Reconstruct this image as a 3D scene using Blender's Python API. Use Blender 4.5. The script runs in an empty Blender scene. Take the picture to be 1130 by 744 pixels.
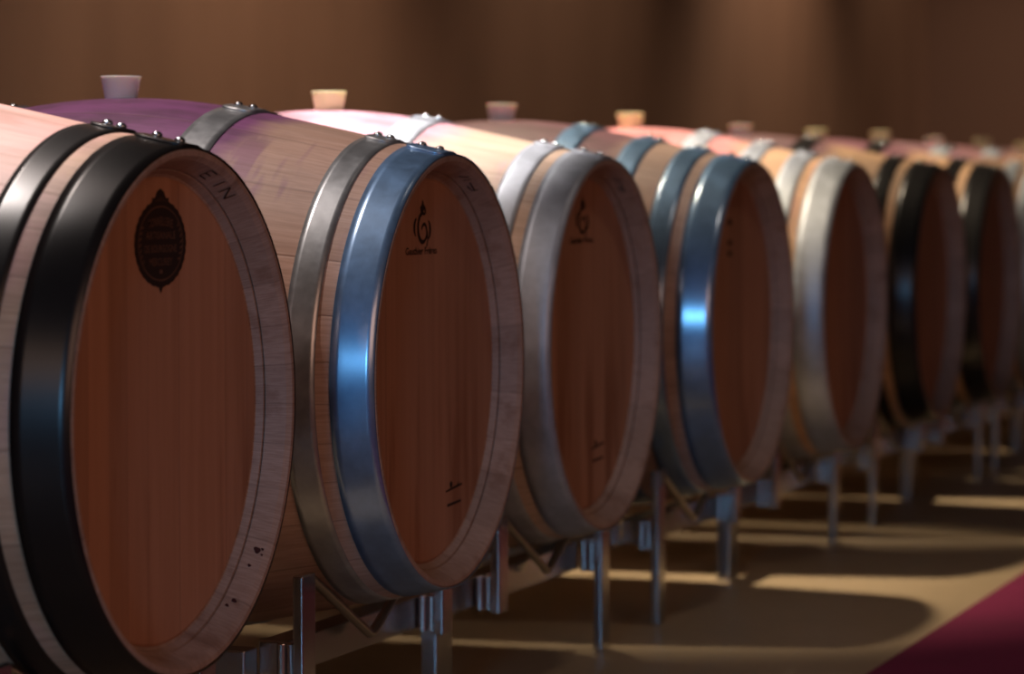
import bpy, bmesh, math, random
from mathutils import Vector, Matrix
random.seed(7)
PI = math.pi
scn = bpy.context.scene
COL = scn.collection
AXZ = 0.50            # height of the barrel axis above the floor
HALF = 0.46           # half length of a barrel
BELLY = 0.355

# ------------------------------------------------------------------ helpers
def link(name, me, mat=None, parent=None):
    o = bpy.data.objects.new(name, me)
    COL.objects.link(o)
    if mat is not None:
        me.materials.append(mat)
    if parent is not None:
        o.parent = parent
    return o

def from_bm(name, bm, mat=None, parent=None, smooth=True):
    me = bpy.data.meshes.new(name)
    bmesh.ops.recalc_face_normals(bm, faces=bm.faces)
    bm.to_mesh(me); bm.free()
    if smooth:
        for p in me.polygons:
            p.use_smooth = True
    o = link(name, me, mat, parent)
    return o

def add_mod_bevel(o, w, seg=2):
    m = o.modifiers.new('bevel', 'BEVEL'); m.width = w; m.segments = seg
    m.limit_method = 'ANGLE'; m.angle_limit = math.radians(35)

def empty(name, loc, label, cat, group=None):
    o = bpy.data.objects.new(name, None)
    COL.objects.link(o); o.location = loc; o.empty_display_size = .05
    o['label'] = label; o['category'] = cat
    if group: o['group'] = group
    return o

def box(bm, x0, x1, y0, y1, z0, z1):
    v = [bm.verts.new((x, y, z)) for x in (x0, x1) for y in (y0, y1) for z in (z0, z1)]
    for f in ((0,1,3,2), (4,6,7,5), (0,4,5,1), (2,3,7,6), (0,2,6,4), (1,5,7,3)):
        bm.faces.new([v[i] for i in f])

def lathe_x(bm, prof, zc, n=120, close=False, sharp=False):
    """revolve (x, r) points about the horizontal line y=0, z=zc"""
    rings = []
    for x, r in prof:
        rings.append([bm.verts.new((x, r*math.sin(2*PI*k/n), zc + r*math.cos(2*PI*k/n))) for k in range(n)])
    m = len(rings)
    for i in range(m if close else m-1):
        a, b = rings[i], rings[(i+1) % m]
        for k in range(n):
            bm.faces.new((a[k], a[(k+1) % n], b[(k+1) % n], b[k]))
    if sharp:
        for ring in rings:
            for k in range(n):
                e = bm.edges.get((ring[k], ring[(k+1) % n]))
                if e: e.smooth = False
    return rings

def lathe_z(bm, prof, n=40, c=(0, 0)):
    rings = []
    for r, z in prof:
        rings.append([bm.verts.new((c[0]+r*math.cos(2*PI*k/n), c[1]+r*math.sin(2*PI*k/n), z)) for k in range(n)])
    for a, b in zip(rings, rings[1:]):
        for k in range(n):
            bm.faces.new((a[k], a[(k+1) % n], b[(k+1) % n], b[k]))
    bm.faces.new(rings[0]); bm.faces.new(rings[-1])

def tube(bm, pts, r, n=10):
    pts = [Vector(p) for p in pts]
    prev = None
    for i, p in enumerate(pts):
        d = (pts[min(i+1, len(pts)-1)] - pts[max(i-1, 0)]).normalized()
        a = d.cross(Vector((1, 0, 0)))
        if a.length < 1e-4: a = d.cross(Vector((0, 0, 1)))
        a.normalize(); b = d.cross(a)
        ring = [bm.verts.new(p + r*(math.cos(2*PI*k/n)*a + math.sin(2*PI*k/n)*b)) for k in range(n)]
        if prev:
            for k in range(n):
                bm.faces.new((prev[k], prev[(k+1) % n], ring[(k+1) % n], ring[k]))
        else: bm.faces.new(ring)
        prev = ring
    bm.faces.new(prev)

# ------------------------------------------------------------------ node helpers
class NT:
    def __init__(self, name):
        self.m = bpy.data.materials.new(name); self.m.use_nodes = True
        self.t = self.m.node_tree; self.t.nodes.clear()
        self.out = self.t.nodes.new('ShaderNodeOutputMaterial')
        self.b = self.t.nodes.new('ShaderNodeBsdfPrincipled')
        self.t.links.new(self.b.outputs[0], self.out.inputs[0])
    def n(self, typ, **kw):
        nd = self.t.nodes.new('ShaderNode' + typ)
        for k, v in kw.items(): setattr(nd, k, v)
        return nd
    def put(self, sock, v):
        if isinstance(v, bpy.types.NodeSocket): self.t.links.new(v, sock)
        else: sock.default_value = v
    def math(self, op, a, b=0.0, c=None):
        nd = self.n('Math', operation=op)
        self.put(nd.inputs[0], a); self.put(nd.inputs[1], b)
        if c is not None: self.put(nd.inputs[2], c)
        return nd.outputs[0]
    def smooth(self, v, a, b, o0=0.0, o1=1.0):
        nd = self.n('MapRange', interpolation_type='SMOOTHSTEP')
        self.put(nd.inputs[0], v); nd.inputs[1].default_value = a; nd.inputs[2].default_value = b
        nd.inputs[3].default_value = o0; nd.inputs[4].default_value = o1
        return nd.outputs[0]
    def xyz(self):
        tc = self.n('TexCoord'); s = self.n('SeparateXYZ')
        self.t.links.new(tc.outputs['Object'], s.inputs[0])
        return s.outputs[0], s.outputs[1], s.outputs[2]
    def vec(self, x, y, z):
        c = self.n('CombineXYZ')
        for i, v in enumerate((x, y, z)): self.put(c.inputs[i], v)
        return c.outputs[0]
    def noise(self, vec, scale=1.0, detail=4.0, rough=.55, w=None):
        nd = self.n('TexNoise')
        if w is not None:
            nd.noise_dimensions = '4D'; self.put(nd.inputs['W'], w)
        self.put(nd.inputs['Vector'], vec); nd.inputs['Scale'].default_value = scale
        nd.inputs['Detail'].default_value = detail; nd.inputs['Roughness'].default_value = rough
        return nd.outputs[0]
    def white(self, v):
        nd = self.n('TexWhiteNoise', noise_dimensions='1D'); self.put(nd.inputs['W'], v)
        return nd.outputs[0]
    def mix(self, f, a, b, mode='MIX'):
        nd = self.n('Mix', data_type='RGBA', blend_type=mode)
        self.put(nd.inputs[0], f)
        for i, v in ((6, a), (7, b)):
            if isinstance(v, tuple): v = tuple(v) + ((1,) if len(v) == 3 else ())
            self.put(nd.inputs[i], v)
        return nd.outputs[2]
    def scale(self, c, f):
        """multiply a colour by a scalar"""
        nd = self.n('VectorMath', operation='SCALE')
        self.put(nd.inputs[0], c); self.put(nd.inputs[3], f)
        return nd.outputs[0]
    def bump(self, h, strength, dist=.001):
        nd = self.n('Bump'); nd.inputs['Strength'].default_value = strength
        nd.inputs['Distance'].default_value = dist
        self.put(nd.inputs['Height'], h)
        self.t.links.new(nd.outputs[0], self.b.inputs['Normal'])
    def set(self, **kw):
        for k, v in kw.items(): 
            if isinstance(v, tuple) and len(v) == 3 and 'Radius' not in k: v = v + (1,)
            self.put(self.b.inputs[k.replace('_', ' ')], v)
        return self.m

def stave_mat(seed, stain_col, stain_reach, stain_amt, tint=(1, 1, 1)):
    """oak staves running along x; wine stain round the bung hole"""
    t = NT('oak_staves')
    x, y, z = t.xyz()
    zz = t.math('SUBTRACT', z, BELLY)
    ang = t.math('ARCTAN2', y, zz)
    wob = t.math('MULTIPLY', t.math('SINE', t.math('MULTIPLY_ADD', ang, 3.0, seed)), .55)
    a = t.math('ADD', t.math('MULTIPLY', ang, 27/(2*PI)), wob)
    cell = t.math('FLOOR', a); fr = t.math('FRACT', a)
    rnd = t.white(t.math('ADD', cell, seed*3.1))
    edge = t.math('MINIMUM', fr, t.math('SUBTRACT', 1.0, fr))
    joint = t.smooth(edge, .0, .03, 1, 0)
    off = t.math('MULTIPLY', rnd, 7.0)
    grain = t.noise(t.vec(t.math('MULTIPLY', x, 7.0), t.math('MULTIPLY', ang, 48.0), off), 1.0, 7, .62)
    fine = t.noise(t.vec(t.math('MULTIPLY', x, 34.0), t.math('MULTIPLY', ang, 120.0), seed), 1.0, 3)
    patch = t.noise(t.vec(t.math('MULTIPLY', x, 3.0), t.math('MULTIPLY', ang, 2.0), seed), 1.3, 4)
    lo = tuple(c*k for c, k in zip((.46, .305, .195), tint)); hi = tuple(c*k for c, k in zip((.555, .39, .265), tint))
    c = t.mix(t.smooth(grain, .3, .7), lo, hi)
    c = t.scale(c, t.math('MULTIPLY_ADD', rnd, .24, .86))
    c = t.scale(c, t.math('MULTIPLY_ADD', fine, .5, .75))
    c = t.scale(c, t.smooth(patch, .25, .7, .84, 1.06))
    # wine stain spreading from the bung along the belly, with drips across the staves
    dx = t.math('MULTIPLY', t.math('ADD', x, HALF), 1.0)
    d = t.math('SQRT', t.math('ADD', t.math('POWER', dx, 2.0), t.math('POWER', t.math('MULTIPLY', ang, .17), 2.0)))
    d = t.math('ADD', d, t.math('MULTIPLY_ADD', patch, .14, -.07))
    st = t.smooth(d, stain_reach, stain_reach*.78, 0, stain_amt)
    drip = t.noise(t.vec(t.math('MULTIPLY', x, 26.0), t.math('MULTIPLY', ang, 1.2), seed+4), 1.0, 3)
    dm = t.math('MULTIPLY', t.smooth(drip, .56, .66, 0, .6*stain_amt), t.smooth(d, stain_reach+.25, stain_reach*.8))
    st = t.math('MAXIMUM', st, dm)
    pur = t.mix(t.smooth(grain, .3, .7), tuple(v*.8 for v in stain_col), stain_col)
    blot = t.noise(t.vec(t.math('MULTIPLY', x, 9.0), t.math('MULTIPLY', ang, 6.0), seed+9), 1.0, 5)
    pur = t.scale(pur, t.smooth(blot, .35, .62, .62, 1.12))
    c = t.mix(st, c, pur)
    c = t.mix(t.math('MULTIPLY', joint, .4), c, (.12, .065, .04))
    t.bump(t.math('SUBTRACT', t.math('MULTIPLY', grain, .5), joint), .35, .0009)
    return t.set(Base_Color=c, Roughness=.55)

def head_mat(seed, tint=1.0):
    """upright oak boards of a barrel head"""
    t = NT('oak_head')
    x, y, z = t.xyz()
    a = t.math('ADD', t.math('MULTIPLY', y, 15.0), t.math('MULTIPLY', t.math('SINE', t.math('MULTIPLY_ADD', y, 17.0, seed)), .5))
    cell = t.math('FLOOR', a); fr = t.math('FRACT', a)
    rnd = t.white(t.math('ADD', cell, seed))
    edge = t.math('MINIMUM', fr, t.math('SUBTRACT', 1.0, fr))
    joint = t.smooth(edge, 0, .018, 1, 0)
    grain = t.noise(t.vec(t.math('MULTIPLY', y, 70.0), t.math('MULTIPLY', z, 2.4), t.math('MULTIPLY', rnd, 9)), 1.0, 6, .6)
    broad = t.noise(t.vec(t.math('MULTIPLY', y, 22.0), t.math('MULTIPLY', z, 2.0), seed), 1.0, 4)
    c = t.mix(t.smooth(grain, .3, .7), (.43, .205, .115), (.485, .24, .14))
    c = t.scale(c, t.math('MULTIPLY_ADD', rnd, .22, .86*tint))
    # damp streaks running down the boards
    zl = t.smooth(z, BELLY+.02, BELLY-.12, .25, .75)
    c = t.mix(t.math('MULTIPLY', t.smooth(broad, .50, .66), zl), c, (.25, .095, .04))
    c = t.mix(t.math('MULTIPLY', joint, .35), c, (.12, .05, .03))
    t.bump(t.math('SUBTRACT', grain, joint), .2, .0006)
    return t.set(Base_Color=c, Roughness=.5)

def chime_mat(seed):
    t = NT('oak_chime')
    x, y, z = t.xyz()
    zz = t.math('SUBTRACT', z, BELLY)
    ang = t.math('ARCTAN2', y, zz)
    a = t.math('ADD', t.math('MULTIPLY', ang, 27/(2*PI)), t.math('MULTIPLY', t.math('SINE', t.math('MULTIPLY_ADD', ang, 3.0, seed)), .55))
    rnd = t.white(t.math('ADD', t.math('FLOOR', a), seed))
    fr = t.math('FRACT', a)
    joint = t.smooth(t.math('MINIMUM', fr, t.math('SUBTRACT', 1.0, fr)), 0, .03, 1, 0)
    n1 = t.noise(t.vec(t.math('MULTIPLY', x, 60.0), t.math('MULTIPLY', ang, 190.0), seed), 1, 3)
    n2 = t.noise(t.vec(t.math('MULTIPLY', x, 30.0), t.math('MULTIPLY', ang, 7.0), seed), 1, 4)
    c = t.mix(t.smooth(n1, .3, .7), (.32, .195, .14), (.43, .285, .215))
    c = t.scale(c, t.math('MULTIPLY_ADD', rnd, .2, .88))
    c = t.mix(t.smooth(n2, .53, .72, 0, .55), c, (.20, .09, .05))
    c = t.mix(t.math('MULTIPLY', joint, .3), c, (.12, .07, .05))
    t.bump(n1, .25, .0006)
    return t.set(Base_Color=c, Roughness=.6)

def galv_mat(name, col, rough, metal, spangle=.25, gloss=None, **kw):
    t = NT(name)
    x, y, z = t.xyz()
    n1 = t.noise(t.vec(t.math('MULTIPLY', x, 90), t.math('MULTIPLY', y, 90), t.math('MULTIPLY', z, 90)), 1, 3)
    n2 = t.noise(t.vec(t.math('MULTIPLY', x, 25), t.math('MULTIPLY', y, 18), t.math('MULTIPLY', z, 18)), 1, 4)
    c = t.mix(t.smooth(n2, .35, .68), tuple(v*(1-spangle) for v in col), col)
    c = t.scale(c, t.math('MULTIPLY_ADD', n1, .3, .85))
    r = t.math('ADD', t.math('MULTIPLY_ADD', n2, .22, rough-.11), t.math('MULTIPLY_ADD', n1, .12, -.06))
    t.bump(n1, .06, .0005)
    if gloss:
        g = t.n('BsdfAnisotropic'); mx = t.n('MixShader')
        g.inputs['Color'].default_value = gloss[2] + (1,); g.inputs['Roughness'].default_value = gloss[1]
        mx.inputs[0].default_value = gloss[0]
        t.t.links.new(t.b.outputs[0], mx.inputs[1]); t.t.links.new(g.outputs[0], mx.inputs[2])
        t.t.links.new(mx.outputs[0], t.out.inputs[0])
    return t.set(Base_Color=c, Roughness=r, Metallic=metal, **kw)

def plain(name, col, rough, metal=0.0, var=.15, sc=30, **kw):
    t = NT(name)
    x, y, z = t.xyz()
    n = t.noise(t.vec(t.math('MULTIPLY', x, sc), t.math('MULTIPLY', y, sc), t.math('MULTIPLY', z, sc)), 1, 4)
    c = t.scale(t.mix(0.0, col, col), t.math('MULTIPLY_ADD', n, 2*var, 1-var))
    return t.set(Base_Color=c, Roughness=rough, Metallic=metal, **kw)

M_bright = galv_mat('galvanised_steel', (.40, .435, .46), .44, .75, .25, (.2, .26, (.7, .7, .7)))
M_blue = galv_mat('bluish_steel', (.17, .33, .58), .47, .62, .25, (.34, .235, (.62, .74, .85)))  # hoop steel with a blue base colour
M_dull = galv_mat('dull_galvanised_steel', (.46, .495, .545), .55, .75, .2)
M_black = plain('black_painted_steel', (.010, .009, .009), .31, 0, .2, 40)
M_rivet = plain('steel_rivet', (.60, .64, .68), .22, 1.0, .1)
M_rack = plain('brushed_steel', (.52, .51, .50), .24, 1.0, .12, 12)
M_rod = plain('steel_rod', (.50, .46, .40), .30, 1.0, .12, 20)
M_ink = plain('burnt_brand', (.020, .008, .004), .7, 0, .3, 200)
M_stain = plain('dried_wine', (.045, .008, .010), .5, 0, .3, 200)
M_inklight = plain('burnt_brand_letters', (.12, .055, .032), .7, 0, .2, 200)
M_bungw = plain('white_silicone', (.80, .76, .70), .42, 0, .06, 30, Subsurface_Weight=.5, Subsurface_Radius=(.02, .012, .008), Subsurface_Scale=.6)
M_bung_lit = plain('warm_lit_silicone', (.80, .82, .46), .42, 0, .06, 30, Subsurface_Weight=.2, Subsurface_Radius=(.012, .010, .006), Subsurface_Scale=.8)  # warm lamp light through pale silicone is put into the base colour

# ------------------------------------------------------------------ barrel
PR = [(0, .2775), (.05, .2885), (.11, .3015), (.17, .3145), (.225, .326), (.28, .337), (.34, .3465), (.40, .353), (.46, .355)]
def rad(u):
    u = abs(u)
    if u > HALF: u = 2*HALF - u
    for i in range(len(PR)-1):
        if PR[i][0] <= u <= PR[i+1][0] + 1e-9:
            u0, r0 = PR[i]; u1, r1 = PR[i+1]
            def sl(j):
                if j == 0: return (PR[1][1]-PR[0][1])/(PR[1][0]-PR[0][0])
                if j == len(PR)-1: return 0.0
                return (PR[j+1][1]-PR[j-1][1])/(PR[j+1][0]-PR[j-1][0])
            h = u1-u0; s = (u-u0)/h
            return ((2*s**3-3*s*s+1)*r0 + (s**3-2*s*s+s)*h*sl(i) + (-2*s**3+3*s*s)*r1 + (s**3-s*s)*h*sl(i+1))
    return PR[-1][1]

HOOPT = .0021
def body_mesh():
    bm = bmesh.new()
    N = 46
    prof = [(-2*HALF*i/N, rad(2*HALF*i/N)) for i in range(N+1)]
    prof[0] = (-.0015, prof[0][1]); prof[-1] = (-2*HALF+.0015, prof[-1][1])
    lathe_x(bm, prof, BELLY, 144)
    return bm
def chime_mesh(side):
    """bevelled stave ends, croze groove and the step down to the head"""
    bm = bmesh.new()
    p = [(-.0015, rad(0)), (0, rad(0)-.002), (-.0005, .2705), (-.006, .2660), (-.0275, .2570), (-.0278, .2600), (-.0292, .2598), (-.0294, .2550), (-.0375, .2515), (-.039, .2485), (-.042, .2485)]
    if side < 0: p = [(-2*HALF - x, r) for x, r in p]
    lathe_x(bm, p, BELLY, 144, sharp=True)
    return bm
HEADX = -.0365
def head_mesh(side):
    bm = bmesh.new()
    p = [(HEADX-.018, .2484), (HEADX-.0015, .2484), (HEADX, .2455), (HEADX, .15), (HEADX, .05)]
    if side < 0: p = [(-2*HALF - x, r) for x, r in p]
    rings = lathe_x(bm, p, BELLY, 96)
    bm.faces.new(rings[-1]); bm.faces.new(rings[0])
    return bm
def hoop_mesh(u0, u1, joint):
    """a rolled steel band that follows the staves, with a riveted overlap near the top"""
    bm = bmesh.new()
    K = 5
    us = [u0 + (u1-u0)*i/K for i in range(K+1)]
    def RO(u): return rad(u) + HOOPT
    prof = [(-us[0], rad(us[0])+.0002)] + [(-u, RO(u)) for u in us] + [(-us[-1], rad(us[-1])+.0002)]
    lathe_x(bm, prof, BELLY, 180)
    # overlap layer: from behind the joint to its clipped end
    J, L = joint
    na, nb = 12, 12
    grid = []
    for lay in (0, 1):
        g = []
        for j in range(nb+1):
            t = j/nb; u = u0 + .0012 + (u1-u0-.0024)*t
            r = RO(u) + (.0019 if lay else -.0003)
            end = J - L*(.72 + .28*math.sqrt(max(0, 1-(2*t-1)**2)))
            row = []
            for i in range(na+1):
                th = end + (J + L*.9 - end)*i/na
                taper = 1 if i < na-2 else (0.55 if i < na else 0.1)
                rr = r if not lay else RO(u) + .0026*taper
                row.append(bm.verts.new((-u, rr*math.sin(th), BELLY + rr*math.cos(th))))
            g.append(row)
        grid.append(g)
    for lay in (0, 1):
        g = grid[lay]
        for j in range(nb):
            for i in range(na):
                bm.faces.new((g[j][i], g[j+1][i], g[j+1][i+1], g[j][i+1]))
    A, B = grid
    for i in range(na):
        bm.faces.new((A[0][i], A[0][i+1], B[0][i+1], B[0][i])); bm.faces.new((A[nb][i], A[nb][i+1], B[nb][i+1], B[nb][i]))
    for j in range(nb):
        bm.faces.new((A[j][0], A[j+1][0], B[j+1][0], B[j][0])); bm.faces.new((A[j][na], A[j+1][na], B[j+1][na], B[j][na]))
    return bm
def rivet_mesh(u, th, rr=.0064):
    bm = bmesh.new()
    n = 16
    base = rad(u) + HOOPT + .0022
    nrm = Vector((.0, math.sin(th), math.cos(th)))
    c = Vector((-u, base*math.sin(th), BELLY + base*math.cos(th)))
    a = Vector((1, 0, 0)); b = nrm.cross(a)
    rings = []
    for i in range(6):
        f = i/6*PI/2
        r, h = rr*math.cos(f), rr*.85*math.sin(f)
        rings.append([bm.verts.new(c + nrm*h + r*(math.cos(2*PI*k/n)*a + math.sin(2*PI*k/n)*b)) for k in range(n)])
    top = bm.verts.new(c + nrm*rr*.85)
    for p, q in zip(rings, rings[1:]):
        for k in range(n): bm.faces.new((p[k], p[(k+1) % n], q[(k+1) % n], q[k]))
    for k in range(n): bm.faces.new((rings[-1][k], rings[-1][(k+1) % n], top))
    bm.faces.new(rings[0])
    return bm

# marks branded into the head: built flat in the head plane, (y, z) measured from the head centre
def ribbon(bm, pts, w, x):
    P = [Vector((p[0], p[1])) for p in pts]
    W = w if isinstance(w, (list, tuple)) else [w]*len(P)
    prev = None
    for i, p in enumerate(P):
        d = P[min(i+1, len(P)-1)] - P[max(i-1, 0)]
        d.normalize(); nrm = Vector((-d.y, d.x))*W[i]/2
        cur = (bm.verts.new((x, p.x+nrm.x, BELLY+p.y+nrm.y)), bm.verts.new((x, p.x-nrm.x, BELLY+p.y-nrm.y)))
        if prev: bm.faces.new((prev[0], prev[1], cur[1], cur[0]))
        prev = cur
def arc(cx, cz, rx, rz, a0, a1, n=24):
    return [(cx + rx*math.cos(math.radians(a0+(a1-a0)*i/n)), cz + rz*math.sin(math.radians(a0+(a1-a0)*i/n))) for i in range(n+1)]
def poly(bm, pts, x):
    bm.faces.new([bm.verts.new((x, p[0], BELLY+p[1])) for p in pts])
def text_mesh(name, s, cy, cz, w, h, x, mat, parent, tilt=0.0, bend=0.0):
    cu = bpy.data.curves.new(name, 'FONT'); cu.body = s; cu.size = 1
    cu.align_x = 'CENTER'; cu.align_y = 'CENTER'; cu.resolution_u = 3; cu.offset = .012
    tmp = bpy.data.objects.new(name, cu); COL.objects.link(tmp)
    dg = bpy.context.evaluated_depsgraph_get()
    me = bpy.data.meshes.new_from_object(tmp.evaluated_get(dg))
    bpy.data.objects.remove(tmp); bpy.data.curves.remove(cu)
    xs = [v.co.x for v in me.vertices]; ys = [v.co.y for v in me.vertices]
    sx = w/(max(xs)-min(xs)); sy = h/(max(ys)-min(ys)); mx = (max(xs)+min(xs))/2; my = (max(ys)+min(ys))/2
    for v in me.vertices:
        a, b = (v.co.x-mx)*sx, (v.co.y-my)*sy
        v.co = Vector((x, cy + a, BELLY + cz + b + tilt*a - bend*a*a))
    me.materials.clear()
    return link(name, me, mat, parent)

def crest(parent):
    x = HEADX + .0006
    cy, cz, rx, rz = .0012, .178, .063, .0462
    bm = bmesh.new()
    pts = []
    for i in range(160):
        a = 2*PI*i/160
        k = 1 + .010*math.cos(30*a)
        pts.append((cy + rx*k*math.cos(a), cz + rz*k*math.sin(a)))
    poly(bm, pts, x)
    # crown finial on top, small drop below
    poly(bm, [(cy-.019, cz+.043), (cy-.021, cz+.0485), (cy-.016, cz+.0475), (cy-.0125, cz+.049), (cy-.009, cz+.0545), (cy-.004, cz+.0565), (cy, cz+.058),
              (cy+.004, cz+.0565), (cy+.009, cz+.0545), (cy+.0125, cz+.049), (cy+.016, cz+.0475), (cy+.021, cz+.0485), (cy+.019, cz+.043)], x+.00005)
    poly(bm, [(cy-.007, cz-.044), (cy, cz-.053), (cy+.007, cz-.044)], x+.00005)
    b = from_bm('brand_mark', bm, M_ink, parent, False)
    x2 = x + .00025
    bm = bmesh.new()
    ribbon(bm, arc(cx=cy, cz=cz, rx=.054, rz=.039, a0=0, a1=360, n=64), .0016, x2)
    for a0 in (150, -30):
        for i in range(7):
            a = math.radians(a0 + i*10)
            p = (cy + .0475*math.cos(a), cz + .0345*math.sin(a)); q = (cy + .0525*math.cos(a+.08), cz + .038*math.sin(a+.08))
            ribbon(bm, [p, q], .0022, x2)
    ribbon(bm, [(cy-.004, cz-.030), (cy+.004, cz-.030)], .004, x2)
    for i in (-2, -1, 0, 1, 2):
        ribbon(bm, [(cy+i*.006, cz+.044), (cy+i*.006, cz+.050-abs(i)*.002)], .0014, x2+.0001)
    from_bm('brand_border', bm, M_inklight, parent, False)
    for s, zz, w, h, bend in (('TONNELLERIE', .0235, .060, .0095, 4.0), ('ARTISANALE', .0085, .072, .008, 0), ('DE BOURGOGNE', -.0055, .078, .008, 0), ('MERCUREY', -.0195, .056, .008, 0)):
        text_mesh('brand_lettering', s, cy, cz+zz, w, h, x2, M_inklight, parent, 0, bend)
    return b

def cooper_mark(parent, dy=0.0, dz=0.0):
    x = HEADX + .0006
    cy, cz = -.0155 + dy, .181 + dz
    bm = bmesh.new()
    # oval G with a hooked tail
    ribbon(bm, arc(cy, cz, .0165, .0185, 62, 330, 36), [.0035+.003*math.sin(PI*i/36) for i in range(37)], x)
    ribbon(bm, arc(cy+.005, cz-.006, .0095, .0105, 330, 520, 24), [.003+.0015*math.sin(PI*i/24) for i in range(25)], x)
    ribbon(bm, [(cy+.016, cz-.004), (cy+.018, cz-.016), (cy+.014, cz-.024)], .0035, x)
    # flame above the letter
    poly(bm, [(cy-.0075, cz+.0205), (cy-.0095, cz+.026), (cy-.003, cz+.030), (cy+.000, cz+.037), (cy+.004, cz+.030), (cy+.0105, cz+.026), (cy+.0125, cz+.017), (cy+.008, cz+.019), (cy+.006, cz+.0235), (cy+.0, cz+.0195)], x)
    # curled leaves at both sides
    ribbon(bm, arc(cy-.018, cz+.000, .012, .013, 110, 235, 16), [.002+.0045*math.sin(PI*i/16) for i in range(17)], x)
    ribbon(bm, arc(cy+.015, cz-.003, .012, .013, -60, 65, 16), [.002+.0045*math.sin(PI*i/16) for i in range(17)], x)
    from_bm('brand_mark', bm, M_ink, parent, False)
    text_mesh('brand_lettering', 'Gauthier Fr\u00e8res', -.0205+dy, .1515+dz, .112, .0095, x, M_ink, parent)

def small_print(parent, y0, z0):
    """two short burnt lines low on the head"""
    x = HEADX + .0006
    bm = bmesh.new()
    ribbon(bm, [(y0-.031, z0+.0085), (y0-.01, z0+.0105), (y0+.031, z0+.0140)], [.0022, .003, .0026], x)
    poly(bm, [(y0-.0115+.005*math.cos(2*PI*k/14), z0+.0165+.0042*math.sin(2*PI*k/14)) for k in range(14)], x+.0001)
    ribbon(bm, [(y0+.012, z0+.0125), (y0+.018, z0+.0175)], .0022, x)
    ribbon(bm, [(y0-.026, z0-.0105), (y0+.026, z0-.008)], [.0036, .0034], x)
    from_bm('brand_lettering', bm, M_ink, parent, False)

def chime_letters(parent, strokes, th0, s=1.0):
    """hammered letters on the bevelled chime; strokes in (along the rim, out from the head)"""
    bm = bmesh.new()
    def on(p):
        rr = .2575 + (.2655-.2575)*p[1]; x = -.0245 + (.0185)*p[1] + .0004
        th = th0 + p[0]
        rr -= .0005
        return Vector((x, rr*math.sin(th), BELLY + rr*math.cos(th)))
    for a, b in strokes:
        d = Vector((b[0]-a[0], (b[1]-a[1])*.08)); d.normalize()
        w = .0034*s
        nx, ny = -d.y*w, d.x*w/.08
        bm.faces.new([bm.verts.new(on(q)) for q in ((a[0]+nx, a[1]+ny), (a[0]-nx, a[1]-ny), (b[0]-nx, b[1]-ny), (b[0]+nx, b[1]+ny))])
    from_bm('stamped_letters', bm, M_ink, parent, False)

H3 = [('head_hoop', 0.0005, .054), ('quarter_hoop', .072, .110), ('bilge_hoop', .262, .308)]
H4 = [('head_hoop', 0.0005, .060), ('quarter_hoop', .080, .120), ('middle_hoop', .166, .206), ('bilge_hoop', .278, .322)]
HB = [('head_hoop', 0.0005, .060), ('quarter_hoop', .080, .117), ('bilge_hoop', .275, .318)]
def barrel(y, dx, label, hoops, hm, seed, stain, reach, amt, jang=0.0, tint=(1, 1, 1), headtint=1.0):
    r = empty('wine_barrel', (dx, y, AXZ-BELLY), label, 'barrel', 'oak wine barrels lying in a row')
    from_bm('staves', body_mesh(), stave_mat(seed, stain, reach, amt, tint), r)
    cm = chime_mat(seed)
    ch = from_bm('chime', chime_mesh(1), cm, r)
    from_bm('chime', chime_mesh(-1), cm, r)
    hmt = head_mat(seed, headtint)
    hd = from_bm('barrel_head', head_mesh(1), hmt, r, False)
    from_bm('barrel_head', head_mesh(-1), hmt, r, False)
    for nm, u0, u1 in hoops:
        for back in (0, 1):
            a, b = (u0, u1) if not back else (2*HALF-u1, 2*HALF-u0)
            ja = jang + random.uniform(-.05, .05)
            h = from_bm(nm, hoop_mesh(a, b, (ja, .10)), hm.get(nm, hm['all']) if isinstance(hm, dict) else hm, r)
            for f in (.27, .73):
                from_bm('rivet', rivet_mesh(a + (b-a)*f, ja + .01*(f-.5)), M_rivet, h)
    return r, ch, hd

PURPLE = (.20, .05, .19); PINK = (.66, .33, .36); ROSE = (.72, .34, .45); PLUM = (.17, .06, .10); RED = (.72, .26, .28)
E_IN = [((-.16, .2), (-.16, .9)), ((-.16, .9), (-.10, .9)), ((-.16, .55), (-.11, .55)), ((-.16, .2), (-.10, .2)),
        ((-.02, .2), (-.02, .9)), ((.04, .2), (.04, .9)), ((.04, .9), (.10, .2)), ((.10, .2), (.10, .9))]
MARKS = [((-.12, .3), (-.06, .75)), ((-.05, .3), (-.03, .8)), ((.0, .55), (.09, .5)), ((.02, .25), (.07, .3)), ((.08, .3), (.10, .7))]

B, ch, hd = barrel(0.0, 0, 'nearest oak barrel with black hoops and an oval crest burnt on its head', HB, M_black, 1.7, PINK, .45, .55, .05)
crest(hd); chime_letters(ch, E_IN, .42)
def wine_drop(parent, th, f, r):
    bm = bmesh.new()
    x0 = -.0275 + .0215*f; rr = .2570 + .009*f - .0006
    vs = []
    for k in range(12):
        a = 2*PI*k/12; q = .8*r*(1 + .15*math.sin(3*a + th*9) + .12*math.sin(2*a))
        t2 = th + q*math.cos(a)/.26; xx = x0 + q*.9*math.sin(a); r2 = rr + q*.42*.9*math.sin(a)
        vs.append(bm.verts.new((xx, r2*math.sin(t2), BELLY + r2*math.cos(t2))))
    bm.faces.new(vs)
    o = from_bm('wine_stain', bm, M_stain, parent, False); o['label'] = 'dark wine drop dried on the chime'
for th, f, r in ((2.268, .62, .0052), (2.258, .86, .0022), (2.285, .9, .0018), (2.352, .50, .0026), (2.56, .5, .004), (2.60, .3, .003)):
    wine_drop(ch, th, f, r)
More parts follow.
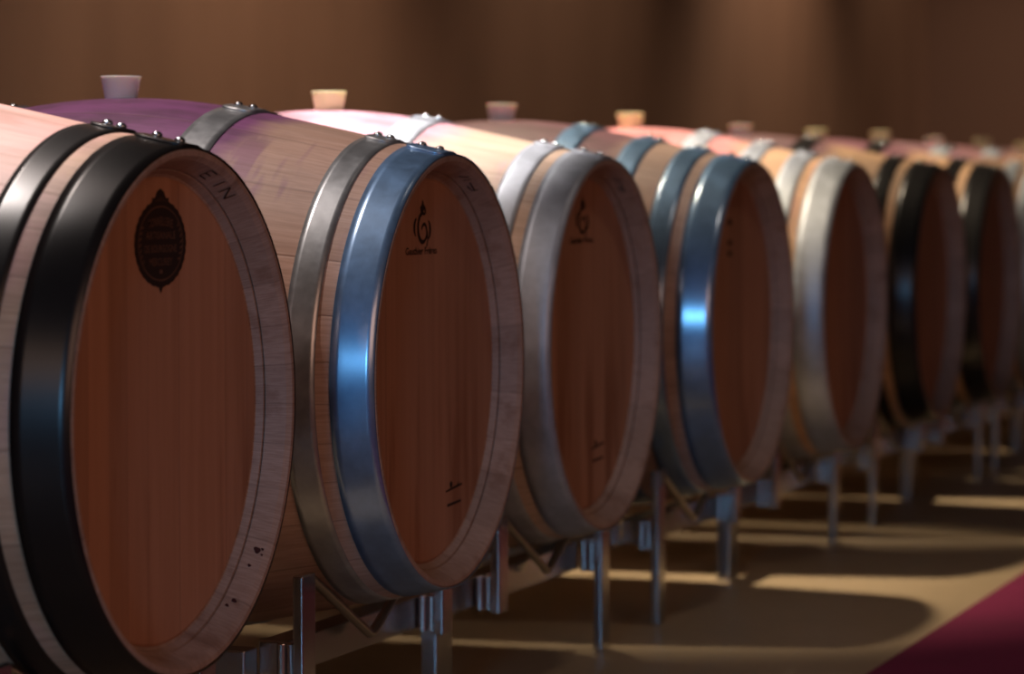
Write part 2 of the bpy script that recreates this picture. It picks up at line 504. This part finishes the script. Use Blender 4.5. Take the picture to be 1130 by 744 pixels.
B, ch, hd = barrel(.786, 0.006, 'bluish steel-hooped barrel just right of the black-hooped barrel with the oval crest', H3, {'all': M_bright, 'head_hoop': M_blue}, 5.2, PURPLE, .27, .92, 0.0, (.99, .96, 1.12))
cooper_mark(hd, -.004, .004); small_print(hd, .096, -.171); chime_letters(ch, MARKS, .38)
B, ch, hd = barrel(1.509, -0.012, 'brightly lit pale barrel, third from the left, with dull grey hoops and a burnt emblem', H3, M_dull, 8.9, ROSE, .27, .85, 0.0, (1.1, 1.15, 1.25))
cooper_mark(hd, -.003, .006); small_print(hd, .058, -.169); chime_letters(ch, MARKS, .40)
B, ch, hd = barrel(2.315, 0.002, 'fourth barrel from the left, bright blue highlight down its front steel hoop', H4, M_blue, 12.4, PLUM, .30, .9, 0.0, (.90, .92, 1.15))
for zz in (.176, .140, .1215):
    bm = bmesh.new(); ribbon(bm, [(-.052, zz), (-.028, zz)], .009, HEADX+.0006)
    from_bm('brand_mark', bm, M_ink, hd, False)
B, ch, hd = barrel(3.0985, 0.003, 'fifth barrel from the left, dull grey hoops and red-stained belly, no emblem seen', H4, M_dull, 15.3, RED, .28, .85, 0.0, (1.0, .9, .8))
B, ch, hd = barrel(3.955, -0.002, 'blurred black-hooped barrel with a small blue glint on its front hoop', HB, M_black, 19.8, PLUM, .26, .9, 0.0, (1, .9, .8))
B, ch, hd = barrel(4.675, -0.002, 'farther black-hooped barrel, without blue glint, near the right edge of the photo', HB, M_black, 22.6, PLUM, .26, .9, 0.0, (1, .9, .8))
B, ch, hd = barrel(5.395, 0, 'grey-hooped barrel cut by the right edge of the photo, behind the last black-hooped barrel', H3, M_dull, 25.1, (.34, .15, .20), .30, .9, 0.0, (1, .88, .75))
B, ch, hd = barrel(6.115, 0, 'distant barrel top peeping over the row, third from the far end', H3, M_dull, 28.7, PLUM, .26, .8, 0.0, (1, .88, .75))
B, ch, hd = barrel(6.85, 0, 'distant barrel top at the right edge, second from the far end', H3, M_dull, 31.2, PLUM, .24, .8, 0.0, (1, .88, .75))
B, ch, hd = barrel(7.57, 0, 'last barrel at the far end of the row, only its top in sight', H3, M_dull, 34.9, PLUM, .24, .8, 0.0, (1, .88, .75))

# ------------------------------------------------------------------ bungs
def bung(y, label, mat, tall=.030, top=.0275):
    bm = bmesh.new()
    lathe_z(bm, [(.0205, 0.0), (.0212, .0), (top-.0012, tall-.003), (top, tall-.0012), (top-.001, tall), (top-.004, tall), (top-.0055, tall-.0012), (.004, tall-.0012)], 40)
    o = from_bm('barrel_bung', bm, mat)
    add_mod_bevel(o, .0006)
    o.location = (-.466, y, AXZ + BELLY - .0008)
    o['label'] = label; o['category'] = 'bung'; o['group'] = 'silicone bungs on the barrel tops'
    return o
bung(.786, 'greyish white bung on the purple-stained barrel top, leftmost of the bungs', M_bungw)
bung(1.509, 'bung lit amber by a warm lamp on the bright pink barrel top, second from the left', M_bung_lit)
bung(2.315, 'dull whitish bung on a dark plum barrel top, third from the left', M_bungw)
bung(3.0985, 'pale yellow bung on the red-stained barrel top, fourth from the left', M_bung_lit)
bung(3.955, 'small brownish bung on the nearer blurred black-hooped barrel', M_bungw, .022)
bung(4.675, 'small amber-lit bung on the farther black-hooped barrel', M_bung_lit, .024)
bung(5.395, 'blurred yellow bung on the grey-hooped barrel at the right edge', M_bung_lit)
bung(6.115, 'dim bung on the barrel third from the far end', M_bungw, .022)
bung(6.85, 'orange bung on the barrel second from the far end', M_bung_lit)
bung(7.57, 'bung on the last barrel top at the right edge of the photo', M_bung_lit, .024)

# ------------------------------------------------------------------ racks
def rack(yc, half, label, dx=0.0):
    r = empty('barrel_rack', (dx, yc, 0), label, 'rack', 'steel barrel racks under the row')
    P = .245
    yo, yi = half + P, half - P
    def part(name, bm, mat, bev=.0025):
        o = from_bm(name, bm, mat, r, False)
        if bev: add_mod_bevel(o, bev, 3)
        return o
    def mir(x0, x1, back):
        return (x0, x1) if not back else (-2*HALF - x1, -2*HALF - x0)
    for back in (0, 1):
        nm = 'rear_beam' if back else 'front_beam'
        bm = bmesh.new(); a, b = mir(-.172, -.135, back); box(bm, a, b, -yo+.021, yo-.021, .130, .174); part(nm, bm, M_rack)
        for s in (-1, 1):
            # outer upright reaching the floor and inner upright ending under the beam
            a, b = mir(-.108, -.094, back)
            bm = bmesh.new(); box(bm, a, b, s*yo-.021, s*yo+.021, 0, .262); part('upright', bm, M_rack)
            bm = bmesh.new(); box(bm, a, b, s*yi-.020, s*yi+.020, .122, .262); part('short_upright', bm, M_rack)
            # spacers tying uprights to the beam; round bars added for striped highlights
            for yy in (s*yo, s*yi):
                a2, b2 = mir(-.1345, -.1085, back)
                bm = bmesh.new()
                tube(bm, [((a2+b2)/2 - .006, yy-.008, .126), ((a2+b2)/2 - .006, yy-.008, .176)], .0065, 14)
                tube(bm, [((a2+b2)/2 + .007, yy-.008, .126), ((a2+b2)/2 + .007, yy-.008, .176)], .0058, 14)
                box(bm, a2, b2, yy-.004, yy+.018, .128, .174)
                part('spacer', bm, M_rack, .001)
        a, b = mir(-.166, -.142, back)
        bm = bmesh.new(); box(bm, a, b, -.033, .033, 0, .130); part('centre_foot', bm, M_rack)
        xr = -.110 if not back else -2*HALF + .110
        for s in (-1, 1):
            c = s*half
            bm = bmesh.new()
            pts = [(xr, c-P+.012, .250), (xr, c-.212, .2535), (xr, c-.204, .252), (xr, c-.196, .249), (xr, c-.012, .159), (xr, c-.005, .156), (xr, c+.005, .156),
                   (xr, c+.012, .159), (xr, c+.196, .249), (xr, c+.204, .252), (xr, c+.212, .2535), (xr, c+P-.012, .250)]
            tube(bm, pts, .0062, 12)
            o = from_bm('cradle_rod', bm, M_rod, r)
    for s in (-1, 1):
        bm = bmesh.new(); box(bm, -2*HALF+.1725, -.1725, s*yo-.020, s*yo+.020, .128, .166); part('side_beam', bm, M_rack)
    return r
rack(-.39, .39, 'steel barrel rack mostly hidden under the nearest black-hooped barrel')
rack(1.1475, .3615, 'steel barrel rack under the bluish-hooped barrel and the bright pale barrel')
rack(2.7068, .3918, 'steel barrel rack under the fourth and fifth barrels from the left')
rack(4.315, .36, 'steel barrel rack under the two blurred black-hooped barrels')
rack(5.755, .36, 'steel barrel rack under the grey-hooped barrel at the right edge')
rack(7.21, .36, 'farthest steel barrel rack, under the last two barrels of the row')

# ------------------------------------------------------------------ room
def slab(name, x0, x1, y0, y1, z0, z1, mat):
    bm = bmesh.new(); box(bm, x0, x1, y0, y1, z0, z1)
    o = from_bm(name, bm, mat, None, False); o['kind'] = 'structure'
    return o
t = NT('trowelled_floor')
x, y, z = t.xyz()
n1 = t.noise(t.vec(x, y, 0.0), 1.4, 5); n2 = t.noise(t.vec(x, y, 0.0), 40, 4)
c = t.mix(t.smooth(n1, .3, .7), (.36, .265, .155), (.45, .335, .205))
c = t.scale(c, t.math('MULTIPLY_ADD', n2, .3, .85))
t.bump(n2, .1, .001)
slab('floor', -2.4, 6, -8, 20, -.1, 0, t.set(Base_Color=c, Roughness=.45))
t = NT('brown_plaster')
x, y, z = t.xyz()
n1 = t.noise(t.vec(0.0, t.math('MULTIPLY', y, 1.6), t.math('MULTIPLY', z, .35)), 1, 4)
n2 = t.noise(t.vec(x, y, z), 60, 3)
c = t.mix(t.smooth(n1, .3, .7), (.225, .132, .085), (.30, .182, .12))
c = t.scale(c, t.math('MULTIPLY_ADD', n2, .2, .9))
M_wall = t.set(Base_Color=c, Roughness=.85)
slab('wall_back', -2.4, -2.2, -8, 15.0, 0, 3.6, M_wall)
slab('wall_end', -2.2, 6, 14.4, 14.6, 0, 3.6, M_wall)

t = NT('wine_red_carpet')
x, y, z = t.xyz()
n1 = t.noise(t.vec(x, y, 0.0), 220, 3); n2 = t.noise(t.vec(x, y, 0.0), 6, 4)
c = t.mix(t.smooth(n1, .3, .7), (.145, .0025, .038), (.22, .005, .060))
c = t.scale(c, t.smooth(n2, .2, .8, .88, 1.08))
t.bump(n1, .4, .002)
bm = bmesh.new(); box(bm, .36, 2.3, -6, 13.5, .0, .006)
cp = from_bm('carpet_runner', bm, t.set(Base_Color=c, Roughness=.95), None, False)
add_mod_bevel(cp, .003)
cp['label'] = 'wine-red carpet runner along the floor beside the barrel row'; cp['category'] = 'carpet'

# ------------------------------------------------------------------ lights
def spot(name, loc, aim, power, col, deg, blend=.5, size=.06):
    l = bpy.data.lights.new(name, 'SPOT'); l.energy = power; l.color = col
    l.spot_size = math.radians(deg); l.spot_blend = blend; l.shadow_soft_size = size
    o = bpy.data.objects.new(name, l); COL.objects.link(o); o.location = loc
    o.rotation_euler = (Vector(aim)-Vector(loc)).to_track_quat('-Z', 'Y').to_euler()
    return o
def area(name, loc, aim, power, col, sx, sy):
    l = bpy.data.lights.new(name, 'AREA'); l.shape = 'RECTANGLE'; l.size = sx; l.size_y = sy
    l.energy = power; l.color = col
    o = bpy.data.objects.new(name, l); COL.objects.link(o); o.location = loc
    o.rotation_euler = (Vector(aim)-Vector(loc)).to_track_quat('-Z', 'Y').to_euler()
    return o
WARM = (1, .81, .58)
for yy, p in ((2.72, 480), (4.315, 480), (5.755, 400), (7.2, 300)):
    spot('ceiling_spotlight', (-.95, yy, 3.0), (-.40, yy, 0), p, WARM, 42, .9)
spot('ceiling_spotlight', (-.95, .45, 3.0), (-.35, .55, 0), 175, (1, .83, .76), 44, .6)
for yy, p in ((-.05, 380), (1.509, 680), (3.0985, 200)):
    spot('accent_spotlight', (-.75, yy-.05, 3.0), (-.30, yy, .8), p, (1, .89, .84), 13.5, .5, .04)
# blue stage lamp far behind the camera
spot('blue_lamp', (1.25, -6.2, 1.45), (.0, 2.0, .5), 280, (.20, .56, 1.0), 40, .5, .42)
# added soft reddish fill on the heads, standing for the room in front
area('warm_fill', (2.7, -1.8, 1.75), (0, .4, .5), 20, (1, .54, .38), 2.0, 1.6)
area('warm_fill', (-.4, -6.0, 2.7), (0, .0, .5), 17, (1, .56, .30), 1.6, 1.6)  # added fill that warms the near barrel flanks
spot('carpet_fill', (1.3, 1.9, 3.3), (1.0, 1.9, 0), 28, (1, .80, .66), 70, .9, .2)  # unseen fill added to brighten the carpet
for yy, p in ((4.97, 230), (8.0, 90), (10.9, 190), (13.4, 50)):
    spot('wall_wash', (-1.3, yy, 3.4), (-2.2, yy, .7), p, (1, .70, .49), 80, .95)
spot('wall_wash', (.5, 12.6, 3.3), (.3, 14.4, 1.0), 125, (1, .70, .57), 110, .9)  # added wash that lifts the dark end wall

w = bpy.data.worlds.new('dim_cellar'); scn.world = w; w.use_nodes = True
w.node_tree.nodes['Background'].inputs[0].default_value = (.009, .007, .006, 1)
w.node_tree.nodes['Background'].inputs[1].default_value = 1.0

# ------------------------------------------------------------------ camera
cam = bpy.data.cameras.new('camera'); co = bpy.data.objects.new('camera', cam); COL.objects.link(co)
PHI, PIT = .3342, .0476
co.location = (1.4185, -3.0562, AXZ + .2393)
F = Vector((-math.sin(PHI)*math.cos(PIT), math.cos(PHI)*math.cos(PIT), -math.sin(PIT)))
co.rotation_euler = F.to_track_quat('-Z', 'Y').to_euler()
cam.sensor_width = 36; cam.lens = 3515/1130*36
cam.clip_start = .05; cam.clip_end = 100
cam.dof.use_dof = True; cam.dof.focus_distance = 3.75; cam.dof.aperture_fstop = 4.5
scn.camera = co

scn.view_settings.view_transform = 'Standard'; scn.view_settings.look = 'None'
scn.view_settings.exposure = 0; scn.view_settings.gamma = 1; scn.view_settings.use_curve_mapping = False
